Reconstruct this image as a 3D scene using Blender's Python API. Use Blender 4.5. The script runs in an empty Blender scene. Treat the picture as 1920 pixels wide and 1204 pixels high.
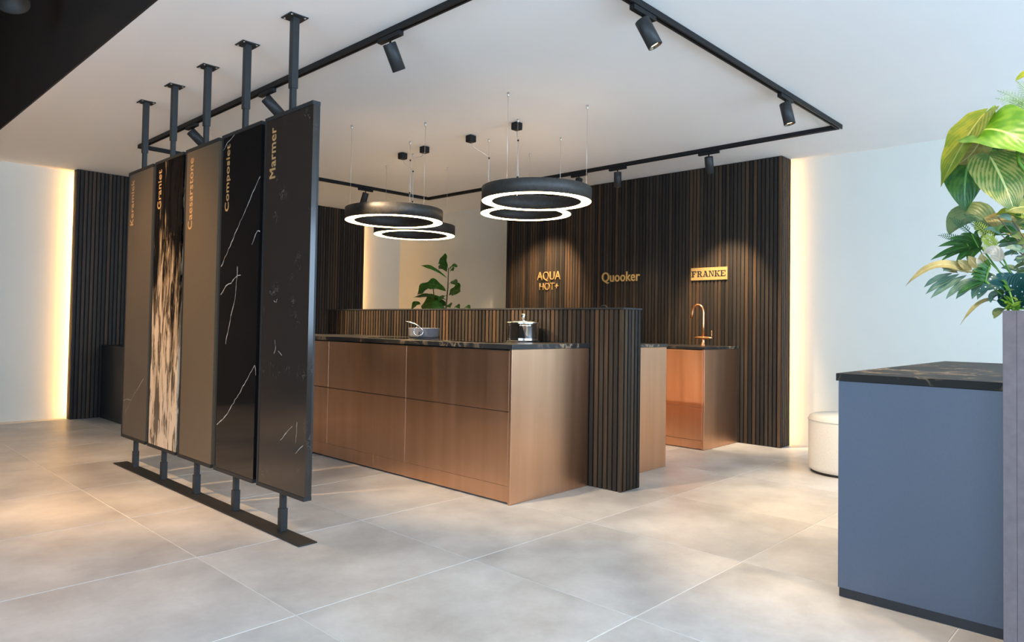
import bpy, bmesh, math, random
from mathutils import Vector, Matrix
random.seed(7)
C = bpy.context.scene.collection
SC = bpy.context.scene

# ------------------------------------------------------------------ camera, world, light, exposure
CAM = bpy.data.cameras.new('camera')
cam = bpy.data.objects.new('camera', CAM); C.objects.link(cam)
YAW, PITCH, ROLL = 0.76207, 0.02637, 0.01598
fw = Vector((math.cos(YAW)*math.cos(PITCH), math.sin(YAW)*math.cos(PITCH), math.sin(PITCH)))
r0 = Vector((math.sin(YAW), -math.cos(YAW), 0)); u0 = r0.cross(fw)
rt = r0*math.cos(ROLL) + u0*math.sin(ROLL); up = u0*math.cos(ROLL) - r0*math.sin(ROLL)
cam.matrix_world = Matrix(((rt.x, up.x, -fw.x, -1.373), (rt.y, up.y, -fw.y, -3.304), (rt.z, up.z, -fw.z, 1.103), (0, 0, 0, 1)))
CAM.sensor_width = 36; CAM.lens = 36*1312.8/1920
CAM.shift_x = -0.0003; CAM.shift_y = -0.01476
CAM.clip_start = .05
SC.camera = cam

SC.view_settings.view_transform = 'Standard'; SC.view_settings.look = 'None'
SC.view_settings.exposure = 0.0; SC.view_settings.gamma = 1.0
SC.view_settings.use_curve_mapping = False

W = bpy.data.worlds.new('sky'); SC.world = W; W.use_nodes = True
wb = W.node_tree.nodes['Background']; wb.inputs[0].default_value = (.72, .86, 1, 1); wb.inputs[1].default_value = 1.0

def area(name, loc, direction, sx, sy, power, col):
    l = bpy.data.lights.new(name, 'AREA'); l.shape = 'RECTANGLE'; l.size = sx; l.size_y = sy; l.energy = power; l.color = col
    o = bpy.data.objects.new(name, l); C.objects.link(o); o.location = loc
    o.rotation_euler = Vector(direction).to_track_quat('-Z', 'Y').to_euler(); return o
DAY = (.54, .77, 1.04)
area('daylight_street_window', (1.5, -6.45, 1.45), (0, 1, -.65), 6.6, 2.5, 590, DAY)
area('daylight_side_window', (-5.1, -3.6, 1.45), (1, 0, -.45), 5.0, 2.5, 400, DAY)

WARM = (1.0, .74, .46)
def spot_light(name, loc, target, power, size=52, blend=.7, col=WARM, radius=.03):
    l = bpy.data.lights.new(name, 'SPOT'); l.energy = power; l.color = col; l.spot_size = math.radians(size); l.spot_blend = blend; l.shadow_soft_size = radius
    o = bpy.data.objects.new(name, l); C.objects.link(o); o.location = loc
    o.rotation_euler = (Vector(target)-Vector(loc)).to_track_quat('-Z', 'Y').to_euler(); return o

# ------------------------------------------------------------------ materials
MATS = {}
def nodes_of(m):
    m.use_nodes = True; nt = m.node_tree; return nt, nt.nodes, nt.links, nt.nodes['Principled BSDF']
def mat(name, col, rough=.5, metal=0.0, spec=.5, emit=None, estr=0, coat=0.0, noise=None, bump=None):
    if name in MATS: return MATS[name]
    m = bpy.data.materials.new(name); nt, N, L, P = nodes_of(m)
    P.inputs['Base Color'].default_value = (*col, 1); P.inputs['Roughness'].default_value = rough; P.inputs['Metallic'].default_value = metal
    P.inputs['Specular IOR Level'].default_value = spec; P.inputs['Coat Weight'].default_value = coat
    if emit: P.inputs['Emission Color'].default_value = (*emit, 1); P.inputs['Emission Strength'].default_value = estr
    if noise:                                   # (scale vec, second colour, lo, hi)
        sc, c2, lo, hi = noise
        tc = N.new('ShaderNodeTexCoord'); mp = N.new('ShaderNodeMapping'); mp.inputs['Scale'].default_value = sc
        nz = N.new('ShaderNodeTexNoise'); nz.inputs['Scale'].default_value = 1; nz.inputs['Detail'].default_value = 6; nz.inputs['Roughness'].default_value = .6
        rp = N.new('ShaderNodeValToRGB'); rp.color_ramp.elements[0].position = lo; rp.color_ramp.elements[1].position = hi
        rp.color_ramp.elements[0].color = (*col, 1); rp.color_ramp.elements[1].color = (*c2, 1)
        L.new(tc.outputs['Object'], mp.inputs[0]); L.new(mp.outputs[0], nz.inputs['Vector']); L.new(nz.outputs[0], rp.inputs[0]); L.new(rp.outputs[0], P.inputs['Base Color'])
        if bump:
            b = N.new('ShaderNodeBump'); b.inputs['Strength'].default_value = bump; b.inputs['Distance'].default_value = .002
            L.new(nz.outputs[0], b.inputs['Height']); L.new(b.outputs[0], P.inputs['Normal'])
    MATS[name] = m; return m

wall_white = mat('wall_paint', (.62, .62, .56), .75, noise=((3, 3, 3), (.605, .605, .545), .3, .7))
ceil_white = mat('ceiling_paint', (.80, .795, .775), .8, noise=((2, 2, 2), (.78, .775, .755), .3, .7))
dark_paint = mat('dark_paint', (.016, .013, .011), .7, noise=((2, 2, 2), (.012, .010, .009), .3, .7))
brown_paint = mat('brown_paint', (.066, .037, .014), .7, noise=((2, 2, 2), (.06, .034, .0125), .3, .7))
black_metal = mat('black_powder_metal', (.018, .019, .0195), .48, spec=.32, noise=((90, 90, 90), (.022, .023, .023), .3, .7))
rail_black = mat('rail_black', (.007, .007, .0075), .5, spec=.25, noise=((60, 60, 60), (.009, .009, .0095), .3, .7))
ring_metal = mat('ring_bronze_black', (.030, .028, .025), .5, .3, noise=((40, 40, 40), (.055, .05, .045), .3, .7))
steel = mat('polished_steel', (.78, .77, .75), .07, 1.0, noise=((5, 5, 5), (.74, .73, .71), .4, .6))
wire_steel = mat('wire_steel', (.62, .60, .56), .35, .8, noise=((50, 50, 50), (.56, .54, .5), .4, .6))
pan_gray = mat('pan_enamel', (.11, .115, .14), .38, noise=((60, 60, 60), (.12, .125, .15), .4, .6))
hob_glass = mat('hob_glass', (.006, .006, .007), .06, noise=((3, 3, 3), (.008, .008, .009), .4, .6))
copper_tap = mat('copper_tap', (.72, .36, .17), .28, 1.0, noise=((30, 30, 30), (.68, .33, .15), .4, .6))
gold = mat('brass_letters', (.62, .40, .15), .38, .55, noise=((60, 60, 60), (.56, .36, .13), .4, .6))
copper_print = mat('copper_print', (.62, .36, .15), .45, .3, noise=((60, 60, 60), (.56, .32, .13), .4, .6))
desk_blue = mat('anthracite_laminate', (.078, .095, .130), .42, noise=((120, 120, 120), (.083, .10, .136), .4, .6))
plinth_black = mat('black_plinth', (.010, .011, .013), .5, noise=((30, 30, 30), (.014, .014, .016), .4, .6))
cream = mat('cream_boucle', (.86, .80, .70), .9, noise=((140, 140, 140), (.74, .68, .58), .35, .7), bump=.6)
planter_m = mat('taupe_stone_planter', (.105, .080, .082), .65, noise=((26, 26, 26), (.135, .105, .106), .35, .65), bump=.1)
soil_m = mat('soil', (.03, .02, .012), .95, noise=((60, 60, 60), (.05, .035, .02), .3, .7), bump=.8)
led_m = mat('led_glow', (1, .8, .5), .5, emit=(1.0, .50, .13), estr=140)
led_r = mat('led_glow_dimmer', (1, .8, .5), .5, emit=(1.0, .52, .14), estr=62)
ring_glow = mat('ring_glow', (1, .9, .7), .5, emit=(1.0, .70, .33), estr=17.0)
ring_added_up = mat('ring_added_up_glow', (1, .9, .7), .5, emit=(1.0, .68, .40), estr=5.2)  # glow added on the ring tops to brighten the ceiling
lens_glow = mat('lens_glow', (1, .9, .7), .4, emit=(1.0, .72, .38), estr=9)
lens_dim = mat('spot_reflector', (.20, .16, .11), .25, .9, noise=((20, 20, 20), (.16, .13, .09), .4, .6))
grout = mat('grout', (.80, .77, .72), .8, noise=((20, 20, 20), (.76, .73, .68), .3, .7))
bark = mat('bark', (.06, .045, .025), .8, noise=((40, 40, 12), (.09, .07, .04), .3, .7))
stem_green = mat('stem_green', (.16, .34, .05), .5, noise=((30, 30, 30), (.12, .28, .05), .3, .7))
stem_brown = mat('stem_brown', (.20, .12, .08), .7, noise=((30, 30, 30), (.15, .09, .06), .3, .7))

def copper_mat():
    m = bpy.data.materials.new('bronze_brushed'); nt, N, L, P = nodes_of(m)
    tc = N.new('ShaderNodeTexCoord'); mp = N.new('ShaderNodeMapping'); mp.inputs['Scale'].default_value = (9, 9, .6)
    nz = N.new('ShaderNodeTexNoise'); nz.inputs['Scale'].default_value = 1; nz.inputs['Detail'].default_value = 5
    rp = N.new('ShaderNodeValToRGB'); rp.color_ramp.elements[0].color = (.66, .385, .235, 1); rp.color_ramp.elements[1].color = (.76, .465, .30, 1)
    rp.color_ramp.elements[0].position = .3; rp.color_ramp.elements[1].position = .7
    rr = N.new('ShaderNodeMapRange'); rr.inputs['To Min'].default_value = .30; rr.inputs['To Max'].default_value = .42
    L.new(tc.outputs['Object'], mp.inputs[0]); L.new(mp.outputs[0], nz.inputs['Vector']); L.new(nz.outputs[0], rp.inputs[0]); L.new(rp.outputs[0], P.inputs['Base Color'])
    L.new(nz.outputs[0], rr.inputs['Value']); L.new(rr.outputs[0], P.inputs['Roughness']); P.inputs['Metallic'].default_value = 1
    return m
copper = copper_mat()

def slat_mat():
    m = bpy.data.materials.new('slat_wood'); nt, N, L, P = nodes_of(m)
    tc = N.new('ShaderNodeTexCoord'); oi = N.new('ShaderNodeObjectInfo'); mp = N.new('ShaderNodeMapping'); mp.inputs['Scale'].default_value = (90, 90, 3.0)
    cb = N.new('ShaderNodeCombineXYZ'); mu = N.new('ShaderNodeMath'); mu.operation = 'MULTIPLY'; mu.inputs[1].default_value = 137
    L.new(oi.outputs['Random'], mu.inputs[0]); L.new(mu.outputs[0], cb.inputs[0]); L.new(mu.outputs[0], cb.inputs[2])
    L.new(tc.outputs['Object'], mp.inputs[0]); L.new(cb.outputs[0], mp.inputs['Location'])
    nz = N.new('ShaderNodeTexNoise'); nz.inputs['Scale'].default_value = 1; nz.inputs['Detail'].default_value = 6; L.new(mp.outputs[0], nz.inputs['Vector'])
    rp = N.new('ShaderNodeValToRGB'); e = rp.color_ramp.elements
    e[0].position = 0; e[0].color = (.018, .015, .013, 1); e[1].position = 1; e[1].color = (.078, .046, .025, 1)
    for p_, c_ in ((.35, (.028, .022, .018)), (.65, (.039, .030, .022)), (.85, (.056, .036, .022))):
        q = e.new(p_); q.color = (*c_, 1)
    L.new(oi.outputs['Random'], rp.inputs[0])
    r2 = N.new('ShaderNodeValToRGB'); r2.color_ramp.elements[0].position = .3; r2.color_ramp.elements[0].color = (.55, .55, .55, 1); r2.color_ramp.elements[1].position = .7; r2.color_ramp.elements[1].color = (1.15, 1.1, 1.05, 1)
    L.new(nz.outputs[0], r2.inputs[0])
    mx = N.new('ShaderNodeMix'); mx.data_type = 'RGBA'; mx.blend_type = 'MULTIPLY'; mx.inputs['Factor'].default_value = 1
    L.new(rp.outputs[0], mx.inputs['A']); L.new(r2.outputs[0], mx.inputs['B']); L.new(mx.outputs['Result'], P.inputs['Base Color'])
    P.inputs['Roughness'].default_value = .5; P.inputs['Specular IOR Level'].default_value = .22
    return m
slat_wood = slat_mat()
slat_back = mat('slat_felt', (.006, .005, .005), .95, noise=((80, 80, 80), (.008, .007, .006), .3, .7))

def tile_mat():
    m = bpy.data.materials.new('concrete_tile'); nt, N, L, P = nodes_of(m)
    g = N.new('ShaderNodeNewGeometry'); oi = N.new('ShaderNodeObjectInfo'); mu = N.new('ShaderNodeVectorMath'); mu.operation = 'SCALE'
    cb = N.new('ShaderNodeCombineXYZ'); L.new(oi.outputs['Random'], cb.inputs[0]); L.new(oi.outputs['Random'], cb.inputs[2]); L.new(cb.outputs[0], mu.inputs[0]); mu.inputs['Scale'].default_value = 31
    ad = N.new('ShaderNodeVectorMath'); L.new(g.outputs['Position'], ad.inputs[0]); L.new(mu.outputs[0], ad.inputs[1])
    nz = N.new('ShaderNodeTexNoise'); nz.inputs['Scale'].default_value = 2.2; nz.inputs['Detail'].default_value = 8; nz.inputs['Roughness'].default_value = .62; L.new(ad.outputs[0], nz.inputs['Vector'])
    rp = N.new('ShaderNodeValToRGB'); rp.color_ramp.elements[0].position = .30; rp.color_ramp.elements[1].position = .70
    rp.color_ramp.elements[0].color = (.41, .392, .375, 1); rp.color_ramp.elements[1].color = (.68, .66, .63, 1); L.new(nz.outputs[0], rp.inputs[0])
    n2 = N.new('ShaderNodeTexNoise'); n2.inputs['Scale'].default_value = 45; n2.inputs['Detail'].default_value = 4; L.new(ad.outputs[0], n2.inputs['Vector'])
    r2 = N.new('ShaderNodeMapRange'); r2.inputs['To Min'].default_value = .94; r2.inputs['To Max'].default_value = 1.06; L.new(n2.outputs[0], r2.inputs['Value'])
    mx = N.new('ShaderNodeVectorMath'); mx.operation = 'SCALE'; L.new(rp.outputs[0], mx.inputs[0]); L.new(r2.outputs[0], mx.inputs['Scale']); L.new(mx.outputs[0], P.inputs['Base Color'])
    rr = N.new('ShaderNodeMapRange'); rr.inputs['To Min'].default_value = .30; rr.inputs['To Max'].default_value = .46; L.new(nz.outputs[0], rr.inputs['Value']); L.new(rr.outputs[0], P.inputs['Roughness'])
    return m
tile_m = tile_mat()

def veined_mat(name, base, vein, scale, lo, rough, base2=None, warp=.6, stretch=(1, 1, 1), r3=(.48, .62)):
    """stone with thin veins: contour lines of a warped noise"""
    m = bpy.data.materials.new(name); nt, N, L, P = nodes_of(m)
    tc = N.new('ShaderNodeTexCoord'); mp = N.new('ShaderNodeMapping'); mp.inputs['Scale'].default_value = stretch; L.new(tc.outputs['Object'], mp.inputs[0])
    w = N.new('ShaderNodeTexNoise'); w.inputs['Scale'].default_value = scale*1.7; w.inputs['Detail'].default_value = 4; L.new(mp.outputs[0], w.inputs['Vector'])
    wa = N.new('ShaderNodeVectorMath'); wa.operation = 'SCALE'; wa.inputs['Scale'].default_value = warp; L.new(w.outputs['Color'], wa.inputs[0])
    ad = N.new('ShaderNodeVectorMath'); L.new(mp.outputs[0], ad.inputs[0]); L.new(wa.outputs[0], ad.inputs[1])
    nz = N.new('ShaderNodeTexNoise'); nz.inputs['Scale'].default_value = scale; nz.inputs['Detail'].default_value = 2; L.new(ad.outputs[0], nz.inputs['Vector'])
    s = N.new('ShaderNodeMath'); s.operation = 'SUBTRACT'; s.inputs[1].default_value = .5; L.new(nz.outputs[0], s.inputs[0])
    a = N.new('ShaderNodeMath'); a.operation = 'ABSOLUTE'; L.new(s.outputs[0], a.inputs[0])
    rp = N.new('ShaderNodeValToRGB'); rp.color_ramp.elements[0].position = 0; rp.color_ramp.elements[0].color = (1, 1, 1, 1); rp.color_ramp.elements[1].position = lo; rp.color_ramp.elements[1].color = (0, 0, 0, 1); L.new(a.outputs[0], rp.inputs[0])
    n3 = N.new('ShaderNodeTexNoise'); n3.inputs['Scale'].default_value = scale*.9; L.new(mp.outputs[0], n3.inputs['Vector'])
    rr3 = N.new('ShaderNodeValToRGB'); rr3.color_ramp.elements[0].position = r3[0]; rr3.color_ramp.elements[1].position = r3[1]; L.new(n3.outputs[0], rr3.inputs[0])
    ml = N.new('ShaderNodeMath'); ml.operation = 'MULTIPLY'; L.new(rp.outputs[0], ml.inputs[0]); L.new(rr3.outputs[0], ml.inputs[1])
    mx = N.new('ShaderNodeMix'); mx.data_type = 'RGBA'; mx.inputs['A'].default_value = (*base, 1); mx.inputs['B'].default_value = (*vein, 1); L.new(ml.outputs[0], mx.inputs['Factor'])
    L.new(mx.outputs['Result'], P.inputs['Base Color']); P.inputs['Roughness'].default_value = rough
    return m
worktop_m = veined_mat('black_veined_worktop', (.020, .020, .021), (.30, .21, .13), 3.2, .035, .30)
desk_top_m = veined_mat('desk_top_stone', (.022, .021, .019), (.30, .21, .12), 3.2, .035, .5)
desk_top_m.node_tree.nodes['Principled BSDF'].inputs['Specular IOR Level'].default_value = .1
marble_m = veined_mat('dark_brown_marble', (.030, .0225, .018), (.16, .14, .12), 6, .010, .16, r3=(.56, .66))
compo_m = mat('black_composite', (.006, .006, .006), .07, noise=((4, 4, 4), (.008, .007, .007), .3, .7))
ceramic_m = mat('brown_ceramic', (.085, .068, .047), .42, noise=((5, 5, 3), (.10, .08, .057), .3, .7))
quartz_m = mat('taupe_quartz', (.105, .078, .048), .38, noise=((130, 130, 130), (.125, .095, .062), .45, .75))
vein_white = mat('vein_white', (.62, .58, .53), .25, noise=((60, 60, 60), (.4, .37, .33), .3, .6))

def granite_mat():
    m = bpy.data.materials.new('cream_black_granite'); nt, N, L, P = nodes_of(m)
    tc = N.new('ShaderNodeTexCoord'); mp = N.new('ShaderNodeMapping'); mp.inputs['Scale'].default_value = (6.5, 6.5, .95); mp.inputs['Location'].default_value = (0, 1.3, .4); L.new(tc.outputs['Object'], mp.inputs[0])
    w = N.new('ShaderNodeTexNoise'); w.inputs['Scale'].default_value = 2.4; w.inputs['Detail'].default_value = 5; L.new(mp.outputs[0], w.inputs['Vector'])
    wa = N.new('ShaderNodeVectorMath'); wa.operation = 'SCALE'; wa.inputs['Scale'].default_value = .62; L.new(w.outputs['Color'], wa.inputs[0])
    ad = N.new('ShaderNodeVectorMath'); L.new(mp.outputs[0], ad.inputs[0]); L.new(wa.outputs[0], ad.inputs[1])
    nz = N.new('ShaderNodeTexNoise'); nz.inputs['Scale'].default_value = 1.0; nz.inputs['Detail'].default_value = 8; nz.inputs['Roughness'].default_value = .62; L.new(ad.outputs[0], nz.inputs['Vector'])
    sp = N.new('ShaderNodeSeparateXYZ'); L.new(tc.outputs['Object'], sp.inputs[0])
    mr = N.new('ShaderNodeMapRange'); mr.inputs['From Min'].default_value = .35; mr.inputs['From Max'].default_value = 2.0; mr.inputs['To Min'].default_value = .17; mr.inputs['To Max'].default_value = -.10; L.new(sp.outputs[2], mr.inputs['Value'])
    s = N.new('ShaderNodeMath'); L.new(nz.outputs[0], s.inputs[0]); L.new(mr.outputs[0], s.inputs[1])
    rp = N.new('ShaderNodeValToRGB'); e = rp.color_ramp.elements; e[0].position = .47; e[0].color = (.006, .005, .005, 1); e[1].position = .60; e[1].color = (.58, .44, .29, 1)
    q = e.new(.525); q.color = (.25, .175, .10, 1); q = e.new(.72); q.color = (.66, .52, .37, 1); L.new(s.outputs[0], rp.inputs[0])
    n4 = N.new('ShaderNodeTexNoise'); n4.inputs['Scale'].default_value = 4.5; n4.inputs['Detail'].default_value = 4; L.new(ad.outputs[0], n4.inputs['Vector'])
    r4 = N.new('ShaderNodeValToRGB'); r4.color_ramp.elements[0].position = .43; r4.color_ramp.elements[0].color = (.05, .04, .035, 1); r4.color_ramp.elements[1].position = .50; r4.color_ramp.elements[1].color = (1, 1, 1, 1); L.new(n4.outputs[0], r4.inputs[0])
    mx = N.new('ShaderNodeMix'); mx.data_type = 'RGBA'; mx.blend_type = 'MULTIPLY'; mx.inputs['Factor'].default_value = .85
    L.new(rp.outputs[0], mx.inputs['A']); L.new(r4.outputs[0], mx.inputs['B']); L.new(mx.outputs['Result'], P.inputs['Base Color']); P.inputs['Roughness'].default_value = .10
    return m
granite_m = granite_mat()

def leaf_mat(name, c1, c2, veins=14, slant=.45, mid=None, spots=False, rough=.42, lo=.40, hi=.62, stripe=.05):
    m = bpy.data.materials.new(name); nt, N, L, P = nodes_of(m)
    uv = N.new('ShaderNodeUVMap'); sp = N.new('ShaderNodeSeparateXYZ'); L.new(uv.outputs[0], sp.inputs[0])
    def M(op, a, b):
        n = N.new('ShaderNodeMath'); n.operation = op
        for i, x in enumerate((a, b)):
            if x is None: continue
            if isinstance(x, (int, float)): n.inputs[i].default_value = x
            else: L.new(x, n.inputs[i])
        return n.outputs[0]
    av = M('ABSOLUTE', M('SUBTRACT', sp.outputs[1], .5), None)
    ph = M('MULTIPLY', M('SUBTRACT', sp.outputs[0], M('MULTIPLY', av, slant*2)), veins*6.283)
    tc = N.new('ShaderNodeTexCoord'); nz = N.new('ShaderNodeTexNoise'); nz.inputs['Scale'].default_value = 22; nz.inputs['Detail'].default_value = 3; L.new(tc.outputs['Object'], nz.inputs['Vector'])
    wv = M('SINE', M('ADD', ph, M('MULTIPLY', nz.outputs[0], 3)), None)
    f = M('ADD', M('MULTIPLY', wv, stripe), nz.outputs[0])
    if spots:
        vo = N.new('ShaderNodeTexVoronoi'); vo.inputs['Scale'].default_value = 70; L.new(tc.outputs['Object'], vo.inputs['Vector'])
        f = M('LESS_THAN', vo.outputs['Distance'], .22)
    rp = N.new('ShaderNodeValToRGB'); rp.color_ramp.elements[0].position = lo; rp.color_ramp.elements[0].color = (*c1, 1); rp.color_ramp.elements[1].position = hi; rp.color_ramp.elements[1].color = (*c2, 1); L.new(f, rp.inputs[0])
    col = rp.outputs[0]
    if mid:
        mm = M('LESS_THAN', av, .022); mx = N.new('ShaderNodeMix'); mx.data_type = 'RGBA'; L.new(mm, mx.inputs['Factor']); L.new(col, mx.inputs['A']); mx.inputs['B'].default_value = (*mid, 1); col = mx.outputs['Result']
    L.new(col, P.inputs['Base Color']); P.inputs['Roughness'].default_value = rough
    b = N.new('ShaderNodeBump'); b.inputs['Strength'].default_value = .22; b.inputs['Distance'].default_value = .002; L.new(wv, b.inputs['Height']); L.new(b.outputs[0], P.inputs['Normal'])
    tr = N.new('ShaderNodeBsdfTranslucent'); L.new(col, tr.inputs[0]); ms = N.new('ShaderNodeMixShader'); ms.inputs[0].default_value = .32
    out = N['Material Output']; L.new(P.outputs[0], ms.inputs[1]); L.new(tr.outputs[0], ms.inputs[2]); L.new(ms.outputs[0], out.inputs[0])
    return m
LEAF = dict(
    yellow=leaf_mat('leaf_yellow_green', (.15, .22, .010), (.29, .30, .016), 9, .5, (.50, .50, .10)),
    lime=leaf_mat('leaf_lime', (.075, .21, .012), (.15, .29, .02), 6, .55, (.42, .58, .15)),
    tan=leaf_mat('leaf_tan', (.34, .25, .075), (.47, .38, .15), 7, .4, (.6, .55, .3)),
    dark=leaf_mat('leaf_green', (.025, .10, .02), (.07, .17, .028), 8, .5, (.16, .34, .10)),
    stripe=leaf_mat('leaf_variegated', (.085, .16, .03), (.30, .28, .075), 9, .75, (.55, .55, .2), lo=.42, hi=.58, stripe=.12),
    deep=leaf_mat('leaf_deep_green', (.012, .075, .025), (.03, .12, .035), 6, .5, (.06, .2, .06)),
    olive=leaf_mat('leaf_olive', (.10, .16, .05), (.19, .24, .09), 8, .6, (.2, .28, .12)),
    grey=leaf_mat('leaf_grey_green', (.10, .19, .13), (.20, .30, .21), 5, .4, (.30, .38, .24)),
    spot=leaf_mat('leaf_spotted', (.012, .075, .065), (.75, .8, .8), spots=True, lo=.3, hi=.7),
    fig=leaf_mat('leaf_fig', (.020, .095, .010), (.045, .165, .018), 6, .45, (.08, .2, .04)),
    pale=leaf_mat('leaf_dried', (.52, .42, .31), (.66, .57, .44), 5, .4),
    fern=leaf_mat('leaf_fern', (.10, .22, .05), (.19, .33, .09), 5, .4),
    fernlight=leaf_mat('leaf_fern_light', (.36, .42, .03), (.5, .52, .06), 5, .4))

# ------------------------------------------------------------------ geometry helpers
class MB:
    """collects shapes, links them as one mesh object"""
    def __init__(s): s.v = []; s.f = []; s.sm = []; s.uv = None
    def box(s, x0, x1, y0, y1, z0, z1):
        b = len(s.v); s.v += [(x0, y0, z0), (x1, y0, z0), (x1, y1, z0), (x0, y1, z0), (x0, y0, z1), (x1, y0, z1), (x1, y1, z1), (x0, y1, z1)]
        for q in ((0, 3, 2, 1), (4, 5, 6, 7), (0, 1, 5, 4), (1, 2, 6, 5), (2, 3, 7, 6), (3, 0, 4, 7)): s.f.append(tuple(b+i for i in q)); s.sm.append(False)
        return s
    def prism(s, pts, axis, a0, a1):
        """polygon in the two other axes, extruded along axis"""
        b = len(s.v); n = len(pts)
        for a in (a0, a1):
            for p, q in pts:
                s.v.append({'x': (a, p, q), 'y': (p, a, q), 'z': (p, q, a)}[axis])
        s.f.append(tuple(b+i for i in range(n))[::-1]); s.f.append(tuple(b+n+i for i in range(n))); s.sm += [False, False]
        for i in range(n): s.f.append((b+i, b+(i+1) % n, b+n+(i+1) % n, b+n+i)); s.sm.append(False)
        return s
    def lathe(s, prof, n=40, c=(0, 0, 0), closed=False, smooth=True):
        b = len(s.v); m = len(prof)
        for i in range(n):
            a = 2*math.pi*i/n
            for r, z in prof: s.v.append((c[0]+r*math.cos(a), c[1]+r*math.sin(a), c[2]+z))
        for i in range(n):
            for j in range(m if closed else m-1):
                k = (j+1) % m; i2 = (i+1) % n
                s.f.append((b+i*m+j, b+i2*m+j, b+i2*m+k, b+i*m+k)); s.sm.append(smooth)
        return s
    def tube(s, pts, rad, n=10, cap=True):
        pts = [Vector(p) for p in pts]; b = len(s.v); m = len(pts)
        rad = rad if isinstance(rad, (list, tuple)) else [rad]*m
        prev = None
        for i, p in enumerate(pts):
            t = (pts[min(i+1, m-1)]-pts[max(i-1, 0)]).normalized()
            if prev is None: a = t.orthogonal().normalized()
            else: a = (prev - t*prev.dot(t)).normalized()
            prev = a; c = t.cross(a)
            for k in range(n):
                an = 2*math.pi*k/n; s.v.append(tuple(p + (a*math.cos(an)+c*math.sin(an))*rad[i]))
        for i in range(m-1):
            for k in range(n):
                k2 = (k+1) % n; s.f.append((b+i*n+k, b+i*n+k2, b+(i+1)*n+k2, b+(i+1)*n+k)); s.sm.append(True)
        if cap:
            s.f.append(tuple(b+k for k in range(n))[::-1]); s.f.append(tuple(b+(m-1)*n+k for k in range(n))); s.sm += [False, False]
        return s
    def xf(s, M, start=0):
        s.v[start:] = [tuple(M @ Vector(v)) for v in s.v[start:]]; return s
    def mesh(s, name, m, bevel=0):
        me = bpy.data.meshes.new(name); me.from_pydata(s.v, [], s.f); me.materials.append(m)
        bm = bmesh.new(); bm.from_mesh(me); bmesh.ops.recalc_face_normals(bm, faces=bm.faces)
        if bevel:
            bmesh.ops.bevel(bm, geom=[e for e in bm.edges if len(e.link_faces) == 2 and e.calc_face_angle(0) > .6], offset=bevel, segments=2, profile=.5, affect='EDGES', clamp_overlap=True)
        bm.to_mesh(me); bm.free()
        if not bevel and any(s.sm):
            me.polygons.foreach_set('use_smooth', s.sm)
        return me
    def build(s, name, m, parent=None, bevel=0, loc=None):
        o = bpy.data.objects.new(name, s.mesh(name, m, bevel)); C.objects.link(o)
        if parent: o.parent = parent
        if loc: o.location = loc
        return o
def B(*a): return MB().box(*a)
def tag(o, label=None, cat=None, group=None, kind=None):
    if label: o['label'] = label
    if cat: o['category'] = cat
    if group: o['group'] = group
    if kind: o['kind'] = kind
    return o
def thing(name, label, cat, loc=(0, 0, 0), group=None, rotz=0):
    o = bpy.data.objects.new(name, None); C.objects.link(o); o.location = loc; o.rotation_euler = (0, 0, rotz); o.empty_display_size = .1
    return tag(o, label, cat, group)
def rel(t):                                      # shift world-space boxes into a thing's frame
    return -t.location
def wbox(t, x0, x1, y0, y1, z0, z1):
    l = t.location; return MB().box(x0-l.x, x1-l.x, y0-l.y, y1-l.y, z0-l.z, z1-l.z)
def leaf_mesh(name, base, ctrl, tip, width, prof, hint, m, fold=.25, wave=.0, nu=12, nv=4, origin=Vector((0, 0, 0))):
    a, b, c = Vector(base)-origin, Vector(ctrl)-origin, Vector(tip)-origin; h = Vector(hint).normalized()
    b = b*2 - (a+c)/2                              # ctrl is a point ON the midrib
    V = []; F = []; U = []
    for i in range(nu+1):
        t = (i/nu)**(1.35 if prof == 'heart' else 1); p = a*(1-t)**2 + b*2*t*(1-t) + c*t*t; T = ((b-a)*(1-t)+(c-b)*t).normalized()
        S = T.cross(h); S = S.normalized() if S.length > 1e-4 else T.orthogonal(); Nn = S.cross(T)
        if prof == 'heart': w = math.sin(math.pi*min(1, t*.93+.07)**.62)**.85*min(1, t/.05)**.5
        elif prof == 'oval': w = math.sin(math.pi*t)**.75
        elif prof == 'fiddle': w = math.sin(math.pi*t**1.35)**.7*(.82+.18*math.cos(t*9))
        else: w = math.sin(math.pi*t**.85)**.9
        w = max(w, 0 if i in (0, nu) else .03)*width/2
        for j in range(nv+1):
            v = j/nv*2-1
            bk = T*(-.15*width*abs(v)*(1-t)**6) if prof == 'heart' else Vector()
            q = p + S*w*v + Nn*(fold*w*(abs(v)**1.4)) + Nn*(wave*width*math.sin(t*17+v*2)*abs(v)) + bk
            V.append(tuple(q)); U.append((t, v*.5+.5))
    for i in range(nu):
        for j in range(nv): F.append((i*(nv+1)+j, (i+1)*(nv+1)+j, (i+1)*(nv+1)+j+1, i*(nv+1)+j+1))
    me = bpy.data.meshes.new(name); me.from_pydata(V, [], F); me.materials.append(m)
    ul = me.uv_layers.new(name='UVMap')
    for lp in me.loops: ul.data[lp.index].uv = U[lp.vertex_index]
    me.polygons.foreach_set('use_smooth', [True]*len(F)); return me
def leaf(parent, *a, name='leaf', **k):
    o = bpy.data.objects.new(name, leaf_mesh(name, *a, **k)); C.objects.link(o); o.parent = parent; return o
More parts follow.
